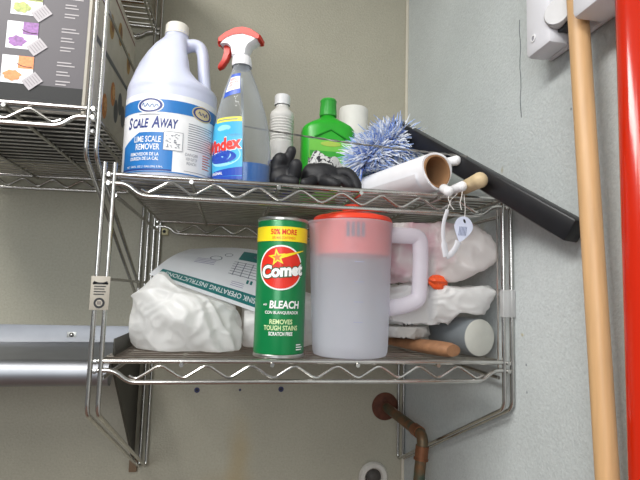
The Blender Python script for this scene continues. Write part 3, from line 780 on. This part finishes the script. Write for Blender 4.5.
# ------------------------------------------------------------------ plastic bags
def fold(q, seed, sharp=1.15):
    q = q+V(seed*3.1, seed*1.7, seed*.9)
    w = V(noise.noise(q*.7+V(5, 0, 0)), noise.noise(q*.7+V(0, 7, 0)), noise.noise(q*.7+V(0, 0, 9)))
    return (1-abs(noise.noise(q+w*.9)))**sharp
def bag(b, c, r, seed, zmin=.0042, spikes=(), amp=.012, sub=6, freq=14, lim=None, m=0, pleat=(1, 0, 0), stretch=.3):
    """crumpled film: long pleats running along one direction, finer creases over them"""
    pl = Vector(pleat).normalized()
    bm_ = bmesh.new(); bmesh.ops.create_icosphere(bm_, subdivisions=sub, radius=1)
    for v in bm_.verts:
        d = v.co.normalized()
        k = 1
        for (sd_, am, sh) in spikes:
            c_ = d.dot(Vector(sd_).normalized())
            k += am*max(0, c_)**sh if sh > 0 else am*max(0, 1-math.acos(max(-1, min(1, c_)))/-sh)**1.25      # negative: pointed corner
        p = Vector((d.x*r[0], d.y*r[1], d.z*r[2]))*k
        p = p*(1+noise.noise(d*1.5+V(seed, seed*2, 0))*.12)
        along = pl*p.dot(pl); q = (p-along*(1-stretch))*freq
        n_ = fold(q, seed)*amp+fold(p*freq*1.9, seed+5, 1.5)*amp*.28
        p = p+d*(n_-amp*.6)
        w = Vector(c)+p
        zm = zmin(w) if callable(zmin) else zmin
        if w.z < zm+.006: w.z = zm+max(0, .003+.004*noise.noise(w*45)) if zm > .02 else max(w.z, zm+.0006*noise.noise(w*80))
        if lim: w = lim(w)
        v.co = w
    b.bm(bm_, m)
bag_w = mat('white_bag_film', (250, 250, 249), .30, 0, .01, 30, trans=.5)
bag_p = mat('pinkish_bag_film', (246, 238, 238), .30, 0, .03, 30, trans=.5)
# pink tint in soft patches
rp = [n for n in bag_p.node_tree.nodes if n.type == 'VALTORGB'][0]; nzn = [n for n in bag_p.node_tree.nodes if n.type == 'TEX_NOISE'][0]
nzn.inputs['Scale'].default_value = 11; rp.color_ramp.elements[0].color = (*lin((232, 196, 204)), 1); rp.color_ramp.elements[0].position = .36; rp.color_ramp.elements[1].position = .52; rp.color_ramp.elements[1].color = (*lin((244, 240, 238)), 1)

def sheet(u, v):
    """instruction sheet: u along its front edge, v away from it"""
    lo = V(.041, -.362, .1235).lerp(V(.268, -.362, .0490), u)
    hi = V(.092, -.200, .1800).lerp(V(.312, -.200, .1680), u)
    p = lo.lerp(hi, v)
    p.z += .014*math.sin(PI*v)*(.5+.5*u)+.012*math.sin(PI*u)*v
    return p
def under_sheet(w):
    # keep the bags just below the sheet
    v = (w.y+.362)/.162
    u = (w.x-.041-.05*v)/.225
    if -.15 < u < 1.15 and -.03 < v < 1.05:
        zz = sheet(max(0, min(1, u)), max(0, min(1, v))).z-.004
        if w.z > zz: w.z = zz
    if w.x < .0225: w.x = .0225
    return w
def split_x(lo, hi):
    def f(w):
        w = under_sheet(w); w.x = max(lo, min(hi, w.x)); return w
    return f
def slump(w):
    """the bag sags away to the right under the sheet's front edge"""
    w = split_x(.0225, .199)(w)
    u = (w.x-.041)/.227; ez = .1235-.0745*u
    if w.y < -.355:
        zm = ez+(.1012-ez)*(-.362-w.y)/.884-.003+.014*math.exp(-((w.x-.068)/.016)**2)+.004*noise.noise(w*30)-.040*max(0, min(1, (.060-w.x)/.040))**1.3
        k = .012; h = max(0, min(1, .5+.5*(zm-w.z)/k)); w.z = zm*(1-h)+w.z*h-k*h*(1-h)
        w.z = max(w.z, .0042)
    return w
b = MB(); bag(b, (.104, -.365, .050), (.076, .085, .072), 2, amp=.017, freq=24, pleat=(.8, -.2, -.55), stretch=.13, spikes=[((-.50, -.15, .85), .30, 7), ((-.9, -.3, .1), .12, 6), ((.85, -.3, -.55), .30, 8)], lim=slump)
tag(b.build('plastic_bag', bag_w, root=(.110, -.365, .004), sharp=180), 'white crumpled plastic bag at the left end of the lower shelf', 'plastic bag', 'plastic bags on the lower shelf')
b = MB(); bag(b, (.270, -.270, .046), (.088, .105, .060), 9, amp=.016, freq=18, pleat=(.8, -.5, .2), stretch=.25, spikes=[((.6, -.6, .3), .15, 6), ((-.7, -.6, -.2), .3, 6)], lim=split_x(.2015, .40))
tag(b.build('plastic_bag', bag_w, root=(.270, -.270, .004), sharp=180), 'white plastic bag squeezed in behind the green cleanser can', 'plastic bag', 'plastic bags on the lower shelf')

root = thing('instruction_sheet', V(.15, -.25, .12), 'white sheet with teal band, printed upside down, lying over the white bag', 'sheet')
b = MB(); th = .0008
b.grid(lambda u, v: sheet(u, v)+V(0, 0, th), 30, 20); b.grid(lambda u, v: sheet(1-u, v), 30, 20)
for ed in (lambda t, s_: sheet(t, 0)+V(0, 0, th*s_), lambda t, s_: sheet(1-t, 1)+V(0, 0, th*s_), lambda t, s_: sheet(1, t)+V(0, 0, th*s_), lambda t, s_: sheet(0, 1-t)+V(0, 0, th*s_)): b.grid(ed, 20, 1)
sheet_o = b.build('paper', mat('sheet_white', (226, 228, 232), .35, 0, .02), root)
b = MB()
def sm(off): return lambda x, y: sheet(x, y)+V(0, 0, th+off)
s0, s1, s2 = sm(.0004), sm(.0008), sm(.0012)
b.grid(lambda u, v: s0(.045+u*.955, .035+v*.125), 40, 4, 0)
b.text(lambda x, y: s1(1-x, .0975-y), 'SINK OPERATING INSTRUCTIONS', .572, .0, .685, .062, 1, .012)
b.grid(lambda u, v: s0(.52+u*.40, .64+v*.24), 12, 6, 0); b.disc(s1, .70, .76, .07, .05, 2, 20); b.disc(s2, .70, .76, .05, .034, 0, 20)
for q in range(6): b.grid(lambda u, v: s0(.50+u*.47, .35+q*.045+v*.008), 12, 1, 2)
for q in range(7): b.grid(lambda u, v: s0(.53+q*.065+u*.006, .34+v*.25), 1, 8, 2)
b.disc(s0, .34, .60, .05, .06, 2, 20, r0=.85); b.disc(s0, .42, .72, .035, .05, 2, 16, r0=.85)
for q in range(4): b.grid(lambda u, v: s0(.20+u*.16, .44+q*.035+v*.008), 6, 1, 3)
for q in range(2): b.grid(lambda u, v: s0(.66+q*.03+u*.018, .27+v*.05), 2, 2, 0)
for q in range(3): b.grid(lambda u, v: s0(.55+u*.1, .20+q*.025+v*.006), 4, 1, 3)
b.build('printing', [mat('teal_print', (24, 112, 112), .4), mat('sheet_letters', (226, 230, 232), .4), mat('line_grey', (110, 116, 130), .5), mat('line_violet', (138, 128, 170), .5)], sheet_o, flat=True)

seam = lambda w: .1215+.45*max(0, w.x-.535)+.010*noise.noise(V(w.x*22, w.y*22, 3.3))+.006*max(0, noise.noise(V(w.x*60, w.y*60, 1.3)))
def lim_r(w):
    if w.z > .226: w.z = .226+.004*noise.noise(w*60)
    if w.y < -.489: w.y = -.489
    if w.x > .6065: w.x = .6065
    # stay behind the pitcher's handle and wall
    if w.x < .512 and w.y < -.4265: w.y = -.4265
    dx, dy = w.x-PC.x, w.y-PC.y; r_ = math.hypot(dx, dy)
    if r_ < .0695: w.x = PC.x+dx/r_*.0695; w.y = PC.y+dy/r_*.0695
    return w
b = MB(); bag(b, (.514, -.378, .178), (.056, .060, .068), 4, zmin=lambda w: 0, amp=.022, freq=24, pleat=(.8, -.4, -.45), stretch=.22, spikes=[((.68, -.73, -.03), 1.35, -.95), ((-.3, -.1, .9), .15, 5), ((-.9, -.1, -.2), .25, 5), ((.75, -.2, .6), .15, 8)], lim=lambda w: lim_r(V(w.x, w.y, max(w.z, seam(w)+.001))))
tag(b.build('plastic_bag', bag_p, root=(.528, -.378, .128), sharp=180), 'pinkish white plastic bag, the upper one right of the pitcher', 'plastic bag', 'plastic bags on the lower shelf')
b = MB(); bag(b, (.508, -.385, .092), (.060, .060, .050), 6, zmin=lambda w: .049 if w.x < .535 else .049+.021*min(1, (w.x-.535)/.012), amp=.020, freq=25, pleat=(.75, -.3, .6), stretch=.22, spikes=[((.72, -.67, .16), 1.15, -.95), ((-.8, -.3, -.1), .25, 6)], lim=lambda w: lim_r(V(w.x, w.y, min(w.z, .1175+.010*noise.noise(V(w.x*22, w.y*22, 3.3))))))
tag(b.build('plastic_bag', bag_w, root=(.522, -.385, .070), sharp=180), 'white plastic bag with pointed corner, the lower one right of the pitcher', 'plastic bag', 'plastic bags on the lower shelf')
b = MB(); bag(b, (.474, -.385, .040), (.046, .040, .032), 12, zmin=.0262, amp=.008, freq=34, pleat=(.8, 0, -.6), lim=lambda w: lim_r(V(w.x, w.y, min(w.z, .0475))))
tag(b.build('plastic_bag', mat('grey_bag_film', (196, 194, 190), .25, 0, .08, 40, trans=.25), root=(.474, -.385, .0262), sharp=180), 'crumpled grey plastic film beneath the white bags', 'plastic bag', 'plastic bags on the lower shelf')
b = MB(); bag(b, (.516, -.4500, .1245), (.0105, .005, .0075), 21, zmin=.05, amp=.011, freq=75, sub=5)
tag(b.build('orange_wrapper', mat('orange_film', (226, 84, 36), .4), root=(.516, -.4525, .1245), sharp=180), 'small crumpled orange wrapper peeking out between the two white bags', 'wrapper')

# ------------------------------------------------------------------ lying can, wooden brush, hanging tag
ca = V(.584, -.462, .0345); cd = V(-.22, 1, 0).normalized()
root = thing('lying_tub', V(ca.x, ca.y, .0035), 'pale grey tub lying on its side at the right end of the lower shelf', 'tub')
M = axis_mat(ca, cd)
b = MB(); b.lathe([(0, .0015), (.0285, .0015), (.0288, 0), (.0305, 0), (.0310, .003), (.0310, .10), (.0295, .104), (0, .104)], 44, M); b.build('tub_body', mat('tub_grey', (112, 118, 122), .4), root)
b = MB(); b.lathe([(0, -.0022), (.0280, -.0022), (.0300, -.0014), (.0300, -.0003), (0, -.0003)], 44, M); b.build('tub_lid', mat('tub_lid_ivory', (190, 190, 182), .45), root)
root = thing('wooden_brush', V(.515, -.43, .0035), 'brown wooden brush handle lying flat in front of the grey tub', 'brush')
b = MB(); pts = [V(.470, -.318, .0160), V(.485, -.365, .0160), V(.500, -.412, .0160), V(.514, -.452, .0160), V(.522, -.478, .0160), V(.526, -.489, .0160)]
b.tube(pts, [.0125, .0150, .0180, .0195, .0190, .0150], 16, squash=((1, 0, 0), .62))
b.build('handle', mat('brush_wood', (148, 106, 74), .6, 0, .2, 60), root)
b = MB(); b.tube([V(.470, -.318, .0160), V(.459, -.283, .0160), V(.450, -.255, .0160)], [.0125, .017, .015], 14, squash=((1, 0, 0), .70)); b.build('brush_head', mat('brush_dark', (70, 50, 40), .7), root)

root = thing('hanging_tag', V(.524, -.531, .21), 'pale teardrop tag with a strap hanging by strings from the shelf front', 'tag')
f = lambda x, z: V(.5225+x, -.5310, .2065+z)
out = []
for i in range(40):
    a = 2*PI*i/40; r_ = .0150
    x = r_*math.cos(a); z = r_*1.12*math.sin(a)
    if z < 0: x *= (1-.55*(abs(z)/(r_*1.12))**1.4); z *= 1.35; x -= .006*(abs(z)/.022)**2
    out.append((x, z))
b = MB(); n = len(out)
vs = [f(x, z) for x, z in out]+[f(x, z)+V(0, -.0012, 0) for x, z in out]
b.add(vs, [tuple(range(n)), tuple(2*n-1-i for i in range(n))]+[(i, n+i, n+(i+1) % n, (i+1) % n) for i in range(n)])
b.build('tag_plate', mat('tag_paleblue', (208, 214, 234), .4), root)
b = MB(); g = lambda x, z: f(x, z)+V(0, -.0016, 0)
b.disc(g, .001, .0095, .0018, .0034, 0, 14, rot=.4)
for q in range(6): b.poly(g, [(-.007+q*.0022, .001), (-.006+q*.0022, .001), (-.008+q*.0022, -.013), (-.009+q*.0022, -.013)], 1)
b.build('tag_print', [ink, mat('print_slate', (110, 120, 150), .5)], root, flat=True)
b = MB(); b.tube(cat_interp([f(-.008, -.022), f(-.014, -.034), f(-.022, -.043), f(-.028, -.046)], 5), [.0052, .0052]+[.0044]*13+[.004], 8, squash=((1, 0, 0), .22))
b.tube(cat_interp([f(-.028, -.046), f(-.031, -.030), f(-.033, -.012), f(-.032, .006), f(-.026, .026)], 5), [.0048]*7+[.003]*14, 8, squash=((1, 0, 0), .25)); b.build('strap', mat('strap_grey', (206, 206, 212), .4), root)
b = MB(); b.tube([f(.002, .010), f(.003, .030), f(.001, .052)], .0006, 5); b.tube([f(-.026, .026), f(-.020, .042), f(-.010, .052)], .0006, 5); b.build('string', MATS['string_white'], root)

# ------------------------------------------------------------------ pipes and wall plugs
root = thing('copper_pipe', V(.571, 0, -.177), 'corroded copper pipe with rusty round flange on the back wall', 'pipe')
b = MB(); b.lathe([(0, .0005), (.033, .0005), (.034, .002), (.031, .0038), (.020, .0048), (.014, .009), (.013, .013), (0, .013)], 36, axis_mat((.571, 0, -.177), (0, -1, 0))); b.build('flange', mat('rust', (92, 52, 36), .8, 0, .3, 70), root)
pc = mat('copper_patina', (116, 84, 58), .5, .5, .3, 40)
rp = [n for n in pc.node_tree.nodes if n.type == 'VALTORGB'][0]; rp.color_ramp.elements[0].color = (*lin((74, 88, 74)), 1); rp.color_ramp.elements[1].color = (*lin((136, 92, 58)), 1)
b = MB(); el = V(.579, -.235, -.184)
b.tube(arc_corner([V(.571, -.008, -.177), el, V(.570, -.236, -.262), V(.560, -.236, -.50)], .022, 6), .0115, 16); b.build('pipe_run', pc, root)
b = MB(); d0 = (V(.570, -.236, -.262)-el).normalized()
b.tube([el+d0*.020, el+d0*.044], .0135, 16); b.tube([el+d0*.044, el+d0*.048], .0150, 16)
d1 = (V(.571, -.008, -.177)-el).normalized(); b.tube([el+d1*.018, el+d1*.045], .0132, 16)
b.build('elbow_fitting', mat('copper_fitting', (132, 86, 58), .5, .5, .2, 60), root)
root = thing('pipe_collar', V(.543, 0, -.345), 'white round wall collar with dark hole at the bottom edge', 'pipe collar')
b = MB(); M = axis_mat((.543, 0, -.345), (0, -1, 0)); b.lathe([(.036, .0005), (.037, .004), (.033, .010), (.024, .011), (.020, .006), (.020, .0005), (.036, .0005)], 40, M); b.build('collar_ring', mat('collar_white', (206, 202, 194), .5, 0, .08), root)
b = MB(); b.lathe([(0, .0006), (.0198, .0006), (.0198, .002), (.012, .010), (.006, .013), (0, .013)], 28, M); b.build('pipe_stub', mat('stub_dark', (70, 66, 62), .6, 0, .3), root)
for x, z, r_, lb in ((.111, -.135, .0062, 'dark blue wall plug below the lower shelf, the left one'), (.211, -.135, .0028, 'tiny dark screw hole plug between the two blue wall plugs'), (.309, -.134, .0064, 'dark blue wall plug below the lower shelf, beneath the green cleanser can')):
    root = thing('wall_plug', V(x, 0, z), lb, 'wall plug', 'plugs in the wall below the lower shelf')
    M = axis_mat((x, -.0005, z), (0, -1, 0)); b = MB(); b.lathe([(r_*.45, .0006), (r_*.5, .0014), (r_, .0012), (r_*1.02, 0)], 16, M); b.build('plug_rim', mat('plug_blue', (42, 48, 92), .5), root)
    b = MB(); b.lathe([(0, .0005), (r_*.46, .0005), (r_*.46, .0002), (0, .0002)], 12, M); b.build('plug_hole', ink, root)

# ------------------------------------------------------------------ broom holder, poles
root = thing('broom_holder', V(WX, -.70, .50), 'white plastic broom holder on the right wall gripping the wooden pole', 'broom holder')
wp_ = mat('holder_white', (226, 226, 232), .4, 0, .02)
b = MB(); b.box((.611, -.80, .444), (WX-.0005, -.612, .60), 0, .004); b.build('back_plate', wp_, root)
b = MB(); b.box((.578, -.668, .442), (.612, -.612, .60), 0, .008); j = b.build('jaw', wp_, root)
b = MB(); b.lathe([(.0055, 0), (.0055, .001), (.0035, .0012), (.0035, 0)], 18, axis_mat((.5776, -.634, .464), (-1, 0, 0))); b.build('screw_ring', white_pl, j)
b = MB(); b.lathe([(0, .0002), (.0034, .0002), (.0034, .0006), (0, .0006)], 14, axis_mat((.5776, -.634, .464), (-1, 0, 0))); b.build('screw_hole', mat('holder_hole', (150, 150, 158), .5), j)
b = MB(); b.box((.590, -.688, .456), (.6105, -.669, .60), 0, .001); b.build('jaw_recess', black_pl, j)
b = MB(); b.lathe([(0, -.008), (.017, -.008), (.019, -.005), (.019, .005), (.017, .008), (0, .008)], 30, axis_mat((.588, -.6775, .478), (-.85, -.5, 0))); o = b.build('roller', mat('roller_grey', (206, 206, 208), .5), j)
b = MB()
n0 = [(-.722, .448), (-.776, .448), (-.776, .60), (-.722, .60)]
b.box((.566, -.785, .437), (.612, -.7275, .60), 0, .008); j2_ = b.build('jaw', wp_, root)
b = MB(); b.box((.590, -.7274, .470), (.606, -.7262, .60), 0, .0004); b.build('jaw_recess', black_pl, j2_)

wood = mat('broom_wood', (200, 160, 114), .45, 0, .1, 20)
nt = wood.node_tree; nz = [n for n in nt.nodes if n.type == 'TEX_NOISE'][0]; tcn = [n for n in nt.nodes if n.type == 'TEX_COORD'][0]
mp = nt.nodes.new('ShaderNodeMapping'); mp.inputs['Scale'].default_value = (6, 6, .5); nt.links.new(tcn.outputs['Object'], mp.inputs['Vector']); nt.links.new(mp.outputs[0], nz.inputs['Vector'])
wt, wb = V(.588, -.7045, .62), V(.588, -.7615, -.55)
root = thing('wooden_pole', wb, 'light wooden broom pole hanging upright in the white holder', 'pole')
b = MB(); d = (wt-wb).normalized()
b.tube([wb, wb+d*.02, wt-d*.01, wt-d*.003, wt], [.0122, .0124, .0122, .0105, .006], 24); b.build('shaft', wood, root)
b = MB(); b.tube([wb-d*.0005-d*.05, wb-d*.0005], [.016, .0145], 20); b.build('ferrule', chrome, root)
rt, rb = V(.580, -.8085, .62), V(.580, -.799, -.55)
root = thing('red_pole', rb, 'glossy red pole standing at the right edge of the photo', 'pole')
b = MB(); d = (rt-rb).normalized(); b.tube([rb, rt-d*.006, rt-d*.001, rt], [.0165, .0165, .014, .006], 28); b.build('shaft', mat('red_gloss', (188, 34, 6), .14, 0, .03, 20), root)
b = MB(); b.tube([rb-d*.0405, rb-d*.0005], .0185, 20); b.build('ferrule', black_pl, root)

# ------------------------------------------------------------------ camera, light
R = Matrix(((0.98364944, 0.17415217, -0.04587807), (-0.17789679, 0.9792629, -0.09693766), (0.02804479, 0.10351424, 0.99423251)))
cam = bpy.data.cameras.new('camera'); cam.sensor_width = 36; cam.lens = 504*36/640; cam.clip_start = .01
co = bpy.data.objects.new('camera', cam); COL.objects.link(co)
rx, ry, rz = R.col[0], R.col[1], R.col[2]
M = Matrix(((rx.x, rz.x, -ry.x), (rx.y, rz.y, -ry.y), (rx.z, rz.z, -ry.z))).to_4x4(); M.translation = V(.1729, -1.2459, .1012)
co.matrix_world = M
S.camera = co

def area(name, loc, tgt, sx, sy, power, col):
    l = bpy.data.lights.new(name, 'AREA'); l.shape = 'RECTANGLE'; l.size = sx; l.size_y = sy; l.energy = power; l.color = col
    o = bpy.data.objects.new(name, l); COL.objects.link(o); o.location = loc
    o.rotation_euler = (Vector(tgt)-Vector(loc)).to_track_quat('-Z', 'Y').to_euler()
area('ceiling_tube_and_fill', (-.75, -1.35, CZ-.03), (-.75, -1.35, 0), .5, 1.2, 44, (1, .985, .95))
area('ceiling_tube_and_fill', (-.45, -2.4, CZ-.03), (-.45, -2.4, 0),   .5, 1.2, 20, (1, .985, .95))  # added weaker front fill at ceiling height, no tube known there
area('front_fill_light', (-.75, -3.1, .50), (.25, 0, .1), 1.3, 1.0, 27, (.93, .97, 1))  # added low fill from front left to brighten the shelves, no known doorway
w = bpy.data.worlds.new('room_ambience'); S.world = w; w.use_nodes = True
bg = w.node_tree.nodes['Background']; bg.inputs['Color'].default_value = (.95, .97, 1, 1); bg.inputs['Strength'].default_value = .19
S.view_settings.view_transform = 'Standard'; S.view_settings.look = 'None'; S.view_settings.exposure = 0; S.view_settings.gamma = 1; S.view_settings.use_curve_mapping = False
